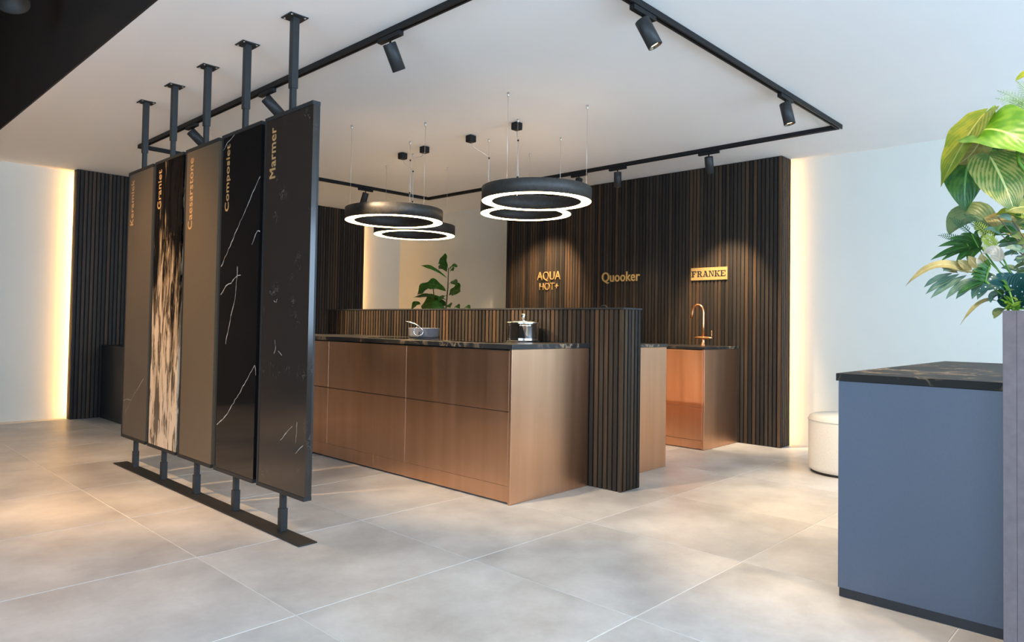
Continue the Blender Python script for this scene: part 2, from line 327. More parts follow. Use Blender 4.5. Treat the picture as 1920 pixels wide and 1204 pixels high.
def text_mesh(name, s, m, parent, place, depth=.006, bold=0.0, fit=None, space=1.0, strokes=(0,)):
    """lettering as a solid mesh; fit = (width, height) of its box; place = matrix, lower left corner at origin"""
    cu = bpy.data.curves.new(name, 'FONT'); cu.body = s; cu.size = 1; cu.extrude = .001; cu.offset = bold; cu.resolution_u = 4; cu.space_character = space
    t = bpy.data.objects.new('tmp_text', cu); C.objects.link(t); dg = bpy.context.evaluated_depsgraph_get(); dg.update()
    me = bpy.data.meshes.new_from_object(t.evaluated_get(dg)); bpy.data.objects.remove(t); bpy.data.curves.remove(cu)
    xs = [v.co.x for v in me.vertices]; ys = [v.co.y for v in me.vertices]
    sx = fit[0]/(max(xs)-min(xs)); sy = fit[1]/(max(ys)-min(ys)); x0, y0 = min(xs), min(ys)
    for v in me.vertices: v.co = place @ Vector(((v.co.x-x0)*sx, (v.co.y-y0)*sy, depth if v.co.z > 0 else 0))
    if len(strokes) > 1:                          # heavier strokes: the same letters again, a hair to the side
        bm = bmesh.new()
        for q in strokes:
            k = len(bm.verts); bm.from_mesh(me); bm.verts.ensure_lookup_table()
            bmesh.ops.translate(bm, verts=bm.verts[k:], vec=place.to_3x3() @ Vector((q, 0, q*.02)))
        bm.to_mesh(me); bm.free()
    me.materials.clear(); me.materials.append(m); me.name = name
    o = bpy.data.objects.new(name, me); C.objects.link(o)
    if parent: o.parent = parent
    return o
def basis(o, x, y, z):
    x, y, z = Vector(x), Vector(y), Vector(z)
    return Matrix(((x.x, y.x, z.x, o[0]), (x.y, y.y, z.y, o[1]), (x.z, y.z, z.z, o[2]), (0, 0, 0, 1)))

# ------------------------------------------------------------------ setting
H = 2.718                                         # white ceiling
XR, YL = 5.34, 5.56                               # right and left wall planes
XE = -.09                                         # edge where the white ceiling ends
def struct(name, mb, m, bevel=0): return tag(mb.build(name, m, None, bevel), kind='structure')
floor = struct('floor', B(-5.3, XR+.1, -6.6, YL+.1, -.10, -.0016), grout)
tme = B(-.447, .447, -.447, .447, -.0015, 0).mesh('tile', tile_m)
for i in range(-5, 6):
    for j in range(-7, 7):
        x, y = i*.9+.45, j*.9+.45
        if x > XR or y > YL or y < -6.3: continue
        o = bpy.data.objects.new('tile', tme); C.objects.link(o); o.location = (x, y, 0); o.parent = floor
        if x+.45 > XR: o.scale.x = 1
ceiling = struct('ceiling', B(XE, XR+.1, -6.6, YL+.1, H, H+.12), ceil_white)
struct('ceiling_dark', B(-5.3, XE-.012, -6.6, YL+.1, 3.75, 3.85), dark_paint)
struct('trim_1', B(XE-.012, XE-.001, -6.6, YL, H+.001, 3.75), dark_paint)      # dark fascia between the two ceilings
struct('wall_right', B(XR, XR+.1, -6.6, YL+.1, 0, H), wall_white)
struct('wall_left', B(XE, XR, YL, YL+.1, 0, H), wall_white)
struct('wall_left_dark', B(-5.3, XE-.001, YL, YL+.1, 0, 3.75), brown_paint)
wf = MB().box(-5.3, -5.2, -1.0, YL, 0, 3.75).box(-5.3, -5.2, -6.6, -1.0, 2.75, 3.75)
struct('wall_front', wf, brown_paint)
struct('wall_rear', MB().box(-5.2, -1.9, -6.6, -6.5, 0, 3.75).box(-1.9, XR, -6.6, -6.5, 2.72, 2.85).box(4.9, XR, -6.6, -6.5, 0, 2.72), wall_white)
def window(name, rects): 
    mb = MB()
    for r in rects: mb.box(*r)
    return struct(name, mb, black_metal)
window('window_1', [(-1.9+k*1.36-.03, -1.9+k*1.36+.03, -6.56, -6.5, 0, 2.72) for k in range(6)] + [(-1.9, 4.9, -6.56, -6.5, 0, .06), (-1.9, 4.9, -6.56, -6.5, 2.66, 2.72)])
window('window_2', [(-5.26, -5.2, -6.5+k*1.375-.03, -6.5+k*1.375+.03, 0, 2.75) for k in range(5)] + [(-5.26, -5.2, -6.5, -1, 0, .06)])

# ------------------------------------------------------------------ slatted walls
P_ = .04; SW = .027; SD = .011
def slat_run(t, n, mesh, at):
    for k in range(n):
        o = bpy.data.objects.new('slat', mesh); C.objects.link(o); o.parent = t; o.location = at(k)
# right-hand slat wall: face x = 5.036, y -0.63 .. 2.94
sr = thing('slat_wall', 'tall dark wood slat wall carrying the gold letters, lit strip along its right edge', 'wall panel', (5.036, -.63, 0))
B(SD, .205, SD, 3.57, .0, H-.002).build('backing_panel', slat_back, sr)
m_sx = B(0, SD, -SW/2, SW/2, .003, H-.004).mesh('slat', slat_wood)
slat_run(sr, 89, m_sx, lambda k: (0, SW/2+.004+k*P_, 0))
m_sy = B(-SW/2, SW/2, 0, SD, .003, H-.004).mesh('slat', slat_wood)
slat_run(sr, 5, m_sy, lambda k: (.032+k*P_, 0, 0))
# left-hand slat wall: face y = 5.36, x 0.83 .. 4.55
sl = thing('slat_wall', 'dark wood slat wall at the far left behind the stone samples, beside the bright left wall', 'wall panel', (.82, 5.36, 0))
B(SD, 3.72, SD, .12, 0, H-.002).build('backing_panel', slat_back, sl)
slat_run(sl, 93, m_sy, lambda k: (SW/2+.001+k*P_, 0, 0))
slat_run(sl, 2, m_sx, lambda k: (0, .045+k*P_, 0))
# slatted partition between the two kitchen runs
PH = 1.227
pt = thing('slat_partition', 'low dark slatted partition standing between the two copper counters', 'partition', (2.507, -.62, 0))
B(SD, .217-SD, SD, 3.65-SD, 0, PH-.012).build('backing_panel', slat_back, pt)
m_px = B(0, SD, -SW/2, SW/2, .002, PH-.012).mesh('slat', slat_wood)
m_py = B(-SW/2, SW/2, 0, SD, .002, PH-.012).mesh('slat', slat_wood)
slat_run(pt, 91, m_px, lambda k: (0, SW/2+k*P_, 0))
slat_run(pt, 5, m_py, lambda k: (.017+.027+k*P_*.985, 0, 0))
slat_run(pt, 91, m_px, lambda k: (.217-SD, SW/2+k*P_, 0))
B(-.006, .223, -.006, 3.655, PH-.011, PH).build('top_cap', plinth_black, pt)

# LED strips hidden behind the slat walls
def led(loc, size, label, m=led_m):
    return tag(B(0, size[0], 0, size[1], 0, size[2]).build('led_strip', m, None, 0, loc), label, 'light strip', 'light strips behind the slat walls')
led((5.2415, -.600, .01), (.004, .014, H-.03), 'warm light strip behind the right edge of the lettered slat wall', led_r)
led((.852, 5.4805, .01), (.014, .004, H-.03), 'warm light strip behind the left edge of the far left slat wall')
led((4.525, 5.4805, .01), (.014, .004, H-.03), 'warm light strip at the room corner behind the far left slat wall')

# ------------------------------------------------------------------ cabinets
def cab(name, label, cat, loc): return thing(name, label, cat, loc)
# island: x 1.732 .. 2.507, y -.345 .. 2.77
isl = cab('kitchen_island', 'long copper-fronted kitchen island with wide drawers facing the stone samples', 'kitchen island', (1.732, -.345, 0))
wbox(isl, 1.755, 2.505, -.322, 2.745, .11, .944).build('carcass', plinth_black, isl)
wbox(isl, 1.732, 2.506, -.345, -.324, .0015, .948).build('end_panel', copper, isl, .0015)
wbox(isl, 1.732, 2.506, 2.747, 2.768, .0015, .948).build('end_panel', copper, isl, .0015)
ys = [-.3215, .699, 1.722, 2.745]
for k in range(3):
    for z0, z1 in ((.112, .5625), (.5675, .940)):
        wbox(isl, 1.735, 1.7545, ys[k]+.0015, ys[k+1]-.0015, z0, z1).build('drawer', copper, isl, .0015)
wbox(isl, 1.738, 1.756, -.3215, 1.084, .012, .1105).build('plinth', copper, isl, .001)
wbox(isl, 1.738, 1.756, 1.086, 2.745, .012, .1105).build('plinth', copper, isl, .001)
wt = thing('worktop', 'thin black veined worktop on the copper island with pan and pot on it', 'worktop', (1.728, -.350, .949))
wbox(wt, 1.728, 2.5065, -.350, 2.772, .949, .979).build('slab', worktop_m, wt, .0015)
hob = thing('induction_hob', 'flat black glass hob set in the island worktop under the pan and the pot', 'hob', (1.86, -.06, .979))
B(0, .60, 0, 1.42, .0002, .004).build('glass_plate', hob_glass, hob, .001)
for cx, cy in ((2.25, 1.14), (2.05, .62), (2.34, .127)):
    MB().lathe([(.118, .0042), (.120, .0042)], 40, (cx-1.86, cy+.06, 0)).build('zone_ring', wire_steel, hob)
# second run behind the partition
c2 = cab('counter_cabinet', 'copper cabinet run directly behind the slatted partition, its plain end facing us', 'cabinet', (2.725, -.355, 0))
wbox(c2, 2.7255, 3.474, -.333, 2.90, .10, .943).build('carcass', plinth_black, c2)
wbox(c2, 2.7255, 3.497, -.355, -.335, .0015, .943).build('end_panel', copper, c2, .0015)
wbox(c2, 2.7255, 3.497, 2.902, 2.922, .0015, .943).build('end_panel', copper, c2, .0015)
for k in range(3):
    for z0, z1 in ((.112, .5625), (.5675, .938)):
        wbox(c2, 3.475, 3.495, -.333+k*1.078, -.333+(k+1)*1.078-.003, z0, z1).build('drawer', copper, c2, .0015)
wbox(c2, 3.43, 3.45, -.333, 2.90, .0015, .10).build('plinth', plinth_black, c2)
w2 = thing('worktop', 'black worktop of the cabinet run behind the slatted partition', 'worktop', (2.7255, -.36, .944))
wbox(w2, 2.7255, 3.501, -.36, 2.927, .944, .968).build('slab', worktop_m, w2, .0015)
# run against the lettered wall
c3 = cab('sink_cabinet', 'copper cabinet against the lettered slat wall, holding the copper tap', 'cabinet', (4.38, -.21, 0))
wbox(c3, 4.405, 5.034, -.188, 2.80, .10, .895).build('carcass', plinth_black, c3)
wbox(c3, 4.38, 5.034, -.21, -.19, .0015, .902).build('end_panel', copper, c3, .0015)
wbox(c3, 4.38, 5.034, 2.802, 2.822, .0015, .902).build('end_panel', copper, c3, .0015)
for k in range(3):
    for z0, z1 in ((.085, .378), (.381, .895)):
        wbox(c3, 4.384, 4.404, -.188+k*.998, -.188+(k+1)*.998-.003, z0, z1).build('drawer', copper, c3, .0015)
wbox(c3, 4.388, 4.4045, -.188, 2.80, .006, .082).build('plinth', copper, c3, .001)
w3 = thing('worktop', 'black worktop under the copper tap below the gold letters', 'worktop', (4.376, -.215, .903))
wbox(w3, 4.376, 5.0345, -.215, 2.826, .903, .926).build('slab', worktop_m, w3, .0015)
# dark cabinet at far left
c4 = cab('low_cabinet', 'low black cabinet against the far left slat wall, mostly hidden by the stone samples', 'cabinet', (1.117, 4.62, 0))
wbox(c4, 1.137, 2.3, 4.66, 5.357, .06, .785).build('carcass', plinth_black, c4)
wbox(c4, 1.117, 1.136, 4.64, 5.357, .0015, .785).build('end_panel', black_metal, c4, .001)
for k in range(2): wbox(c4, 1.137+k*.582, 1.137+(k+1)*.582-.003, 4.64, 4.659, .08, .782).build('door', black_metal, c4, .001)
wbox(c4, 1.137, 2.3, 4.70, 4.72, .0015, .06).build('plinth', plinth_black, c4)
wbox(c4, 1.112, 2.305, 4.63, 5.357, .786, .803).build('top', plinth_black, c4, .001)

# ------------------------------------------------------------------ reception desk
dk = cab('reception_desk', 'wide blue-grey reception desk at the right with a black plinth', 'desk', (1.69, -2.27, 0))
wbox(dk, 1.712, 3.52, -4.35, -2.292, .05, .885).build('carcass', plinth_black, dk)
wbox(dk, 1.69, 1.711, -4.37, -2.27, .038, .889).build('front_panel', desk_blue, dk, .001)
wbox(dk, 1.712, 3.52, -2.291, -2.27, .038, .889).build('side_panel', desk_blue, dk, .001)
wbox(dk, 1.694, 3.51, -4.36, -2.274, .0015, .037).build('plinth', plinth_black, dk)
w4 = thing('worktop', 'black top with brown veins on the blue-grey reception desk', 'worktop', (1.682, -2.262, .890))
wbox(w4, 1.682, 3.55, -4.38, -2.262,   .890, .921).build('slab', desk_top_m, w4, .0015)

# ------------------------------------------------------------------ stone sample display
st = thing('display_stand', 'black floor rail with five posts to the ceiling that hold the stone samples', 'display stand', (.46, .07, 0))
wbox(st, .410, .512, -.19, 2.55, .0012, .007).build('base_plate', black_metal, st, .001)
PX = .477; PY = [.095+.545*k for k in range(5)]
for y in PY:
    l = st.location
    po = B(PX-.014-l.x, PX+.014-l.x, y-.014-l.y, y+.014-l.y, 2.216, H-.08).build('post', black_metal, st, .001)
    pq = B(PX-.014-l.x, PX+.014-l.x, y-.014-l.y, y+.014-l.y, .02, .205).build('post', black_metal, st, .001)
    def pb(x0, x1, y0, y1, z0, z1): return B(x0-l.x, x1-l.x, y0-l.y, y1-l.y, z0, z1)
    pb(PX-.0185, PX+.0185, y-.0185, y+.0185, .0075, .125).build('sleeve', black_metal, pq, .001)
    pb(PX-.0185, PX+.0185, y-.0185, y+.0185, 2.335, H-.005).build('sleeve', black_metal, po, .001)
    pb(PX-.052, PX+.052, y-.052, y+.052, H-.006, H-.0005).build('ceiling_plate', black_metal, po, .0005)
    sc_ = MB()
    for sx in (-1, 1):
        for sy in (-1, 1): sc_.lathe([(0, -.009), (.005, -.008), (.006, -.006), (.006, -.004)], 10, (PX+sx*.038-l.x, y+sy*.038-l.y, H))
    sc_.build('screws', wire_steel, po)['kind'] = 'stuff'
Z0, Z1, HWD = .206, 2.216, .2515
NAMES = [('Marmer', marble_m, 'dark brown marble sample panel nearest the camera, lettered Marmer', 1.872),
         ('Composiet', compo_m, 'glossy black sample panel with thin white veins, lettered Composiet', 1.748),
         ('Caesarstone', quartz_m, 'plain taupe stone sample panel in the middle of the five samples', 1.684),
         ('Graniet', granite_m, 'black and cream granite sample panel with heavy streaks, lettered Graniet', 1.872),
         ('Keramiek', ceramic_m, 'brown ceramic sample panel furthest from the camera, lettered Keramiek', 1.804)]
VEIN = {1: [[(.698, 2.209), (.82, 2.16), (.875, 2.121)], [(.392, 1.903), (.575, 1.722), (.717, 1.572), (.858, 1.422)], [(.376, 1.595), (.41, 1.60), (.473, 1.525)], [(.602, 1.364), (.66, 1.35), (.723, 1.321), (.79, 1.30), (.858, 1.252)],
            [(.645, 1.412), (.648, 1.35), (.662, 1.227), (.70, 1.15), (.729, 1.071), (.772, .96)], [(.380, .80), (.398, .857), (.471, .79), (.551, .71), (.647, .626), (.746, .539), (.858, .478)]],
        4: [[(2.091, .67), (2.34, .496)], [(2.34, .496), (2.42, .50), (2.50, .473)], [(2.339, .488), (2.458, .385)]],
        0: [[(-.022, .568), (.057, .513), (.099, .477)], [(-.074, .595), (-.066, .54), (-.058, .486)], [(-.130, .483), (-.061, .433)], [(.18, 1.0), (.17, .96), (.185, .93)], [(.14, .94), (.10, .92)], [(.20, 1.21), (.17, 1.20), (.165, 1.22)]]}
for k, (nm, sm_, lab, zt) in enumerate(NAMES):
    y = PY[k]; y0, y1 = y-HWD, y+HWD
    t = thing('stone_panel', lab, 'stone sample', (.45, y, Z0), 'tall stone sample panels on the stand')
    l = t.location
    ya, yb, yc, zh = y0+.003-l.y, y1-l.y, y1-.018-l.y, Z1-l.z
    fr = MB().prism([(ya, 0), (yb, 0), (yb, zh), (ya, zh), (ya, zh-.02), (yc, zh-.02), (yc, .02), (ya, .02)], 'x', .4515-l.x, .495-l.x)
    fr.build('frame', black_metal, t)
    wbox(t, .482, .494, y0+.003, y1-.018, Z0+.020, Z1-.020).build('back_plate', black_metal, t)
    wbox(t, .4535, .4815, y0, y1-.0195, Z0+.0215, Z1-.0215).build('slab', sm_, t)
    text_mesh('lettering', nm, copper_print, t, basis((.4533-l.x, y1-.127-l.y, zt-l.z), (0, 0, 1), (0, 1, 0), (-1, 0, 0)), .0012, 0.0, (2.147-zt, .064), 1.06, (.0, .0016, .0032))
    if k in VEIN:
        vm = MB()
        for pl in VEIN[k]:
            pts = []
            for (a, b), (c, d) in zip(pl, pl[1:]):
                n = max(2, int(math.hypot(c-a, d-b)/.022))
                pts += [(a+(c-a)*i/n, b+(d-b)*i/n) for i in range(n)]
            pts.append(pl[-1])
            pts = [(a+random.uniform(-.004, .004), b+random.uniform(-.004, .004)) for a, b in pts]
            wid = (.0022 if k == 1 else .0013)
            for i in range(len(pts)-1):
                (a, b), (c, d) = pts[i], pts[i+1]; q = Vector((c-a, d-b)).normalized(); w1 = wid*(.5+random.random()); nx, ny = -q.y*w1, q.x*w1
                b0 = len(vm.v)
                for yy, zz in ((a+nx, b+ny), (a-nx, b-ny), (c-nx, d-ny), (c+nx, d+ny)): vm.v.append((.4532-l.x, yy-l.y, zz-l.z))
                vm.f.append((b0, b0+1, b0+2, b0+3)); vm.sm.append(False)
        vm.build('veining', vein_white, t)['kind'] = 'stuff'

# ------------------------------------------------------------------ track lighting
TX0, TX1, TY0, TY1 = .905, 4.355, -1.37, 3.685
tr = thing('ceiling_track', 'black rectangular lighting track on the white ceiling above the kitchen', 'light track', (TX0, TY0, H))
def rail(x0, x1, y0, y1):
    l = tr.location; along = 'x' if x1-x0 > y1-y0 else 'y'; mb = MB(); zt = -.0005
    w = .0175
    if along == 'x':
        c = (y0+y1)/2
        for a, b, z0 in ((c-w, c-w+.012, -.034), (c+w-.012, c+w, -.034)): mb.box(x0-l.x, x1-l.x, a-l.y, b-l.y, z0, zt)
        mb.box(x0-l.x, x1-l.x, c-w+.012-l.y, c+w-.012-l.y, -.016, zt)
    else:
        c = (x0+x1)/2
        for a, b, z0 in ((c-w, c-w+.012, -.034), (c+w-.012, c+w, -.034)): mb.box(a-l.x, b-l.x, y0-l.y, y1-l.y, z0, zt)
        mb.box(c-w+.012-l.x, c+w-.012-l.x, y0-l.y, y1-l.y, -.016, zt)
    return mb.build('rail', rail_black, tr)
rail(TX0-.0175, TX1+.0175, TY0-.0175, TY0+.0175); rail(TX0-.0175, TX1+.0175, TY1-.0175, TY1+.0175)
rail(TX0-.0175, TX0+.0175, TY0+.018, TY1-.018); rail(TX1-.0175, TX1+.0175, TY0+.018, TY1-.018)
def spotlight(x, y, along, aim, label, lit=True, power=30, size=50, z=H-.035, bright=True, target=None):
    t = thing('spotlight', label, 'spotlight', (x, y, z), 'black cylinder spotlights on the ceiling track')
    L_, w = .10, .015
    (B(-L_, L_, -w, w, -.026, -.0005) if along == 'x' else B(-w, w, -L_, L_, -.026, -.0005)).build('adapter', rail_black, t, .002)
    d = Vector(aim).normalized(); pivot = Vector((0, 0, -.062))
    MB().tube([(0, 0, -.026), (0, 0, -.070)], .006, 10).build('stem', rail_black, t)
    top = pivot - d*.016; q = (-d).to_track_quat('Z', 'Y').to_matrix().to_4x4(); Mx = Matrix.Translation(top) @ q
    r, h = .0375, .150
    can = MB().lathe([(0, 0), (r-.003, 0), (r, -.003), (r, -h), (r-.003, -h), (r-.005, -h+.022), (0, -h+.022)], 32).xf(Mx).build('can', black_metal, t)
    rf = MB().lathe([(r-.0035, -h+.001), (.025, -h+.012), (.0245, -h+.0125)], 32).xf(Mx).build('reflector', lens_dim, t)
    MB().lathe([(0, -h+.0135), (.0248, -h+.0125)], 24).xf(Mx).build('lens', lens_glow if bright else lens_dim, t)
    if lit:
        p = Vector((x, y, z)) + top + d*(h+.004)
        spot_light('spotlight_beam', p, p + d if target is None else target, power, size)
    return t
spotlight(TX0, -.17, 'y', (.60, .05, -1), 'black spotlight on the left track, alone between marble sample and pendant lamps', power=200, size=66)
spotlight(TX0, 1.234, 'y', (1.0, -.3, -1), 'black tilted spotlight half hidden behind the top of the marble sample', power=780, size=46)
spotlight(TX0, 2.504, 'y', (1.0, -.3, -1), 'black tilted spotlight half hidden behind the top of the taupe sample', power=780, size=46)
spotlight(1.568, TY0, 'x', (.34, -.40, -1), 'big black spotlight at the top edge of the photo on the right track', power=210, size=66)
spotlight(3.313, TY0, 'x', (.08, -.20, -1), 'black spotlight on the right track beside the track corner, lens glowing downward', power=185, size=58)
spotlight(TX1, -.248, 'y', (.42, .12, -1), 'black spotlight before the lettered wall, its lens turned away', power=340, size=56)
spotlight(TX1, .742, 'y', (.10, .05, -1), 'black spotlight with glowing lens above the middle gold sign', power=80, size=78)
spotlight(TX1, 1.229, 'y', (-.20, .08, -1), 'black spotlight with glowing lens just over the upper right ring lamp', power=190, size=66)
spotlight(TX1, 1.736, 'y', (.45, .45, -1), 'black spotlight almost hidden behind the upper right ring lamp', power=340, size=70)
spotlight(3.396, TY1, 'x', (-.10, .33, -1), 'black spotlight above the left ring lamps on the far track', power=600, size=66)
# spotlights under the dark ceiling, left of the frame
STAGE = (1, .60, .28)
def drop_spot(x, y, aim, label, power, size, col):
    t = thing('stage_spotlight', label, 'spotlight', (x, y, 3.75))
    MB().tube([(0, 0, -.0005), (0, 0, -.50)], .012, 10).build('drop_rod', rail_black, t)
    MB().tube([(-.17, .0, -.50), (.17, 0, -.50)], .02, 10).build('yoke', rail_black, t)
    d = Vector(aim).normalized(); q = (-d).to_track_quat('Z', 'Y').to_matrix().to_4x4(); Mx = Matrix.Translation(Vector((0, 0, -.50)) - d*.10) @ q
    MB().lathe([(0, 0), (.07, 0), (.085, -.02), (.085, -.24), (.105, -.25), (.105, -.30), (.098, -.30), (.08, -.25), (0, -.22)], 28).xf(Mx).build('lamp_head', black_metal, t)
    MB().lathe([(0, -.225), (.07, -.24)], 24).xf(Mx).build('lens', lens_glow, t)
    p = Vector((x, y, 3.75-.5)) + d*.22; spot_light('stage_beam', p, p+d, power, size, .8, col)
drop_spot(-.42, 2.05, (-.1, -.85, -1.9), 'dark stage spotlight hanging under the black ceiling at the upper left corner', 250, 52, STAGE)
drop_spot(-1.6, 1.7, (2.0, .1, -2.4), 'dark stage spotlight out of frame that lights the stone samples', 380, 66, STAGE)
drop_spot(-1.9, 3.4, (.4, .3, -2.4), 'dark stage spotlight out of frame over the floor at the far left', 200, 70, STAGE)
drop_spot(-3.0, .4, (.1, .1, -2.4), 'added dark stage spotlight out of frame left, the one nearest the side window', 950, 70, STAGE)  # added unseen lamp, its floor bounce warms the left ceiling
drop_spot(-3.0, 2.6, (.1, .0, -2.4), 'added dark stage spotlight out of frame left, in the middle of the dark ceiling', 950, 70, STAGE)  # second added unseen lamp for the same warm bounce off the floor
t2 = thing('ceiling_track', 'short black lighting track over the reception desk, out of frame', 'light track', (1.12, -3.33, H))
B(-.5, .5, -.0175, .0175, -.034, -.0005).build('rail', rail_black, t2)
spotlight(1.05, -3.45, 'x', (.66, 1.40, -2.5), 'black spotlight over the reception desk, out of frame', power=110, size=100)

# ------------------------------------------------------------------ ring lamps
RINGS = [((2.451, .117), 2.005, [-173, 67, -52], (2.662, .529), 'ring lamp in front at the upper right, the largest looking of the four'),
         ((3.193, .906), 2.085, [157, 38, -84], (2.684, 1.091), 'ring lamp peeking out below the largest looking ring at the right'),
         ((2.161, 1.45), 1.945, [153, 33, -87], (2.668, 1.696), 'ring lamp in front at the left, nearest the stone samples'),
         ((3.013, 2.254), 1.980, [107, -133, -12], (2.687, 2.047), 'lowest and rearmost ring lamp, below the left front ring')]
RO, RI, RH = .404, .326, .100
for (cx, cy), zb, angs, bx, lab in RINGS:
    t = thing('ring_lamp', 'black '+lab, 'pendant lamp', (cx, cy, zb), 'black ring pendant lamps above the island')
    MB().lathe([(RO, .0015), (RO, RH-.002), (RO-.002, RH), (RI+.002, RH), (RI, RH-.002), (RI, .0015), (RI+.003, .0015), (RI+.003, .012), (RO-.003, .012), (RO-.003, .0015)], 96, closed=True).build('housing', ring_metal, t)
    MB().lathe([(RI+.0032, .0005), (RO-.0032, .0005), (RO-.0032, .011), (RI+.0032, .011)], 96, closed=True).build('diffuser', ring_glow, t)
    MB().lathe([(RI+.02, RH), (RO-.02, RH), (RO-.02, RH+.0015), (RI+.02, RH+.0015)], 96, closed=True).build('added_top_glow', ring_added_up, t)  # added upward glow, unseen from below, warms the ceiling
    for i, a in enumerate(angs):
        a = math.radians(a); x, y = .3635*math.cos(a), .3635*math.sin(a); top = H-zb
        ca = MB().tube([(x, y, RH), (x, y, top-.02)], .0014, 6).build('suspension_cable', wire_steel, t)
        MB().lathe([(0, -.030), (.004, -.030), (.0085, -.022), (.0085, -.0005), (0, -.0005)], 14, (x, y, top)).build('ceiling_gripper', wire_steel, ca)
        MB().lathe([(0, 0), (.004, 0), (.004, .02), (0, .02)], 10, (x, y, RH)).build('cable_fitting', wire_steel, ca)
    # power box on the ceiling with a thin flex down one cable
    dx, dy = bx[0]-cx, bx[1]-cy
    pb_ = B(-.034, .034, -.034, .034, -.060, -.0005).build('power_box', rail_black, t, .008, (dx, dy, H-zb))
    d2 = [math.hypot(.3635*math.cos(math.radians(a))-dx, .3635*math.sin(math.radians(a))-dy) for a in angs]; a = math.radians(angs[d2.index(min(d2))])
    x, y = .3635*math.cos(a), .3635*math.sin(a); top = H-zb
    pts = [(dx, dy, top-.05), (dx*.8+x*.2, dy*.8+y*.2, top-.10), (dx*.35+x*.65, dy*.35+y*.65, top-.13), (x+.012, y+.004, top-.16), (x+.006, y, top-.30), (x+.012, y, top-.42), (x+.005, y, RH+.002)]
    fl = MB().tube(pts, .0022, 6).build('power_flex', wire_steel, t)
    cl = MB()
    for zz in (top-.17, top-.46): cl.lathe([(0, -.006), (.007, -.006), (.007, .006), (0, .006)], 10, (x+.005, y, zz))
    cl.build('cable_clips', rail_black, fl)['kind'] = 'stuff'

# ------------------------------------------------------------------ pan and pot on the hob
HZ = .9832
pn = thing('frying_pan', 'grey low pan with a looped steel handle on the island', 'pan', (2.25, 1.14, HZ))
MB().lathe([(0, 0), (.108, 0), (.117, .006), (.122, .02), (.1245, .074), (.1265, .078), (.124, .079), (.1205, .074), (.118, .022), (.108, .008), (0, .008)], 48).build('pan_body', pan_gray, pn)
lf = Vector((-.69, .72, 0)); tc_ = Vector((-.63, -.77, 0)); o_ = tc_*.128 + lf*.045
loop = [o_ + lf*(-.036*math.cos(a)) + tc_*(.006+.010*math.sin(a*.5)) + Vector((0, 0, .050+.034*math.sin(a))) for a in [math.radians(x) for x in range(104, 400, 18)]]
hd = loop + [o_ + lf*.002 + tc_*.03 + Vector((0, 0, .094)), o_ + lf*.03 + tc_*.045 + Vector((0, 0, .112)), o_ + lf*.065 + tc_*.055 + Vector((0, 0, .122)), o_ + lf*.105 + tc_*.06 + Vector((0, 0, .124))]
MB().tube(hd, [.0045]*len(loop)+[.0055, .006, .007, .008], 12).build('handle', steel, pn)
po = thing('cooking_pot', 'shiny steel pot with a lid and knob standing on the island', 'pot', (2.34, .127, HZ))
MB().lathe([(0, 0), (.108, 0), (.116, .004), (.116, .012), (.1135, .016), (.1165, .024), (.1165, .124), (.121, .131), (.119, .132), (.114, .127), (.114, .02), (0, .016)], 64).build('pot_body', steel, po)
lid = MB().lathe([(.1235, .1325), (.1235, .1345), (.110, .139), (.07, .149), (.03, .155), (0, .156), ], 64).build('lid', steel, po)
MB().lathe([(0, .156), (.007, .156), (.007, .163), (.014, .166), (.0165, .176), (.0165, .192), (.013, .196), (0, .197)], 24).build('knob', steel, lid)
for s in (1, -1):
    q = tc_*s; sd = Vector((-q.y, q.x, 0))
    MB().tube([q*.114+sd*.045+Vector((0, 0, .108)), q*.142+sd*.042+Vector((0, 0, .110)), q*.150+sd*.025+Vector((0, 0, .111)), q*.150-sd*.025+Vector((0, 0, .111)), q*.142-sd*.042+Vector((0, 0, .110)), q*.114-sd*.045+Vector((0, 0, .108))], .0045, 10).build('handle', steel, po)

# ------------------------------------------------------------------ taps
def tap(loc, m, label, full=True):
    t = thing('kitchen_tap', label, 'tap', loc)
    MB().lathe([(0, 0), (.026, 0), (.026, .006), (.019, .016), (.016, .05), (.0165, .066), (0, .067)], 28).build('base', m, t)
    if full:
        b = MB(); b.lathe([(0, -.012), (.02, -.012), (.031, -.007), (.034, 0), (.031, .007), (.02, .012), (0, .012)], 32).xf(Matrix.Translation((0, .002, .078)) @ Matrix.Diagonal((.7, 2.9, 1, 1))).build('control_bar', m, t)
        MB().tube([(0, -.086, .082), (0, -.088, .10), (0, -.088, .148)], .0045, 10).build('lever', m, t)
    arch = [(0, 0, .066), (0, 0, .20), (0, 0, .30)] + [(0, .058-.058*math.cos(a), .322+.070*math.sin(a)) for a in [math.radians(x) for x in range(0, 181, 15)]] + [(0, .121, .30), (0, .126, .268)]
    MB().tube(arch, .0125, 14).build('spout', m, t)
    return t
tap((4.75, .005, .9262), copper_tap, 'copper tap with a high curved spout under the plate sign')
tap((4.75, 1.12, .9262), black_metal, 'black tap whose curved top just shows above the slatted partition', False)

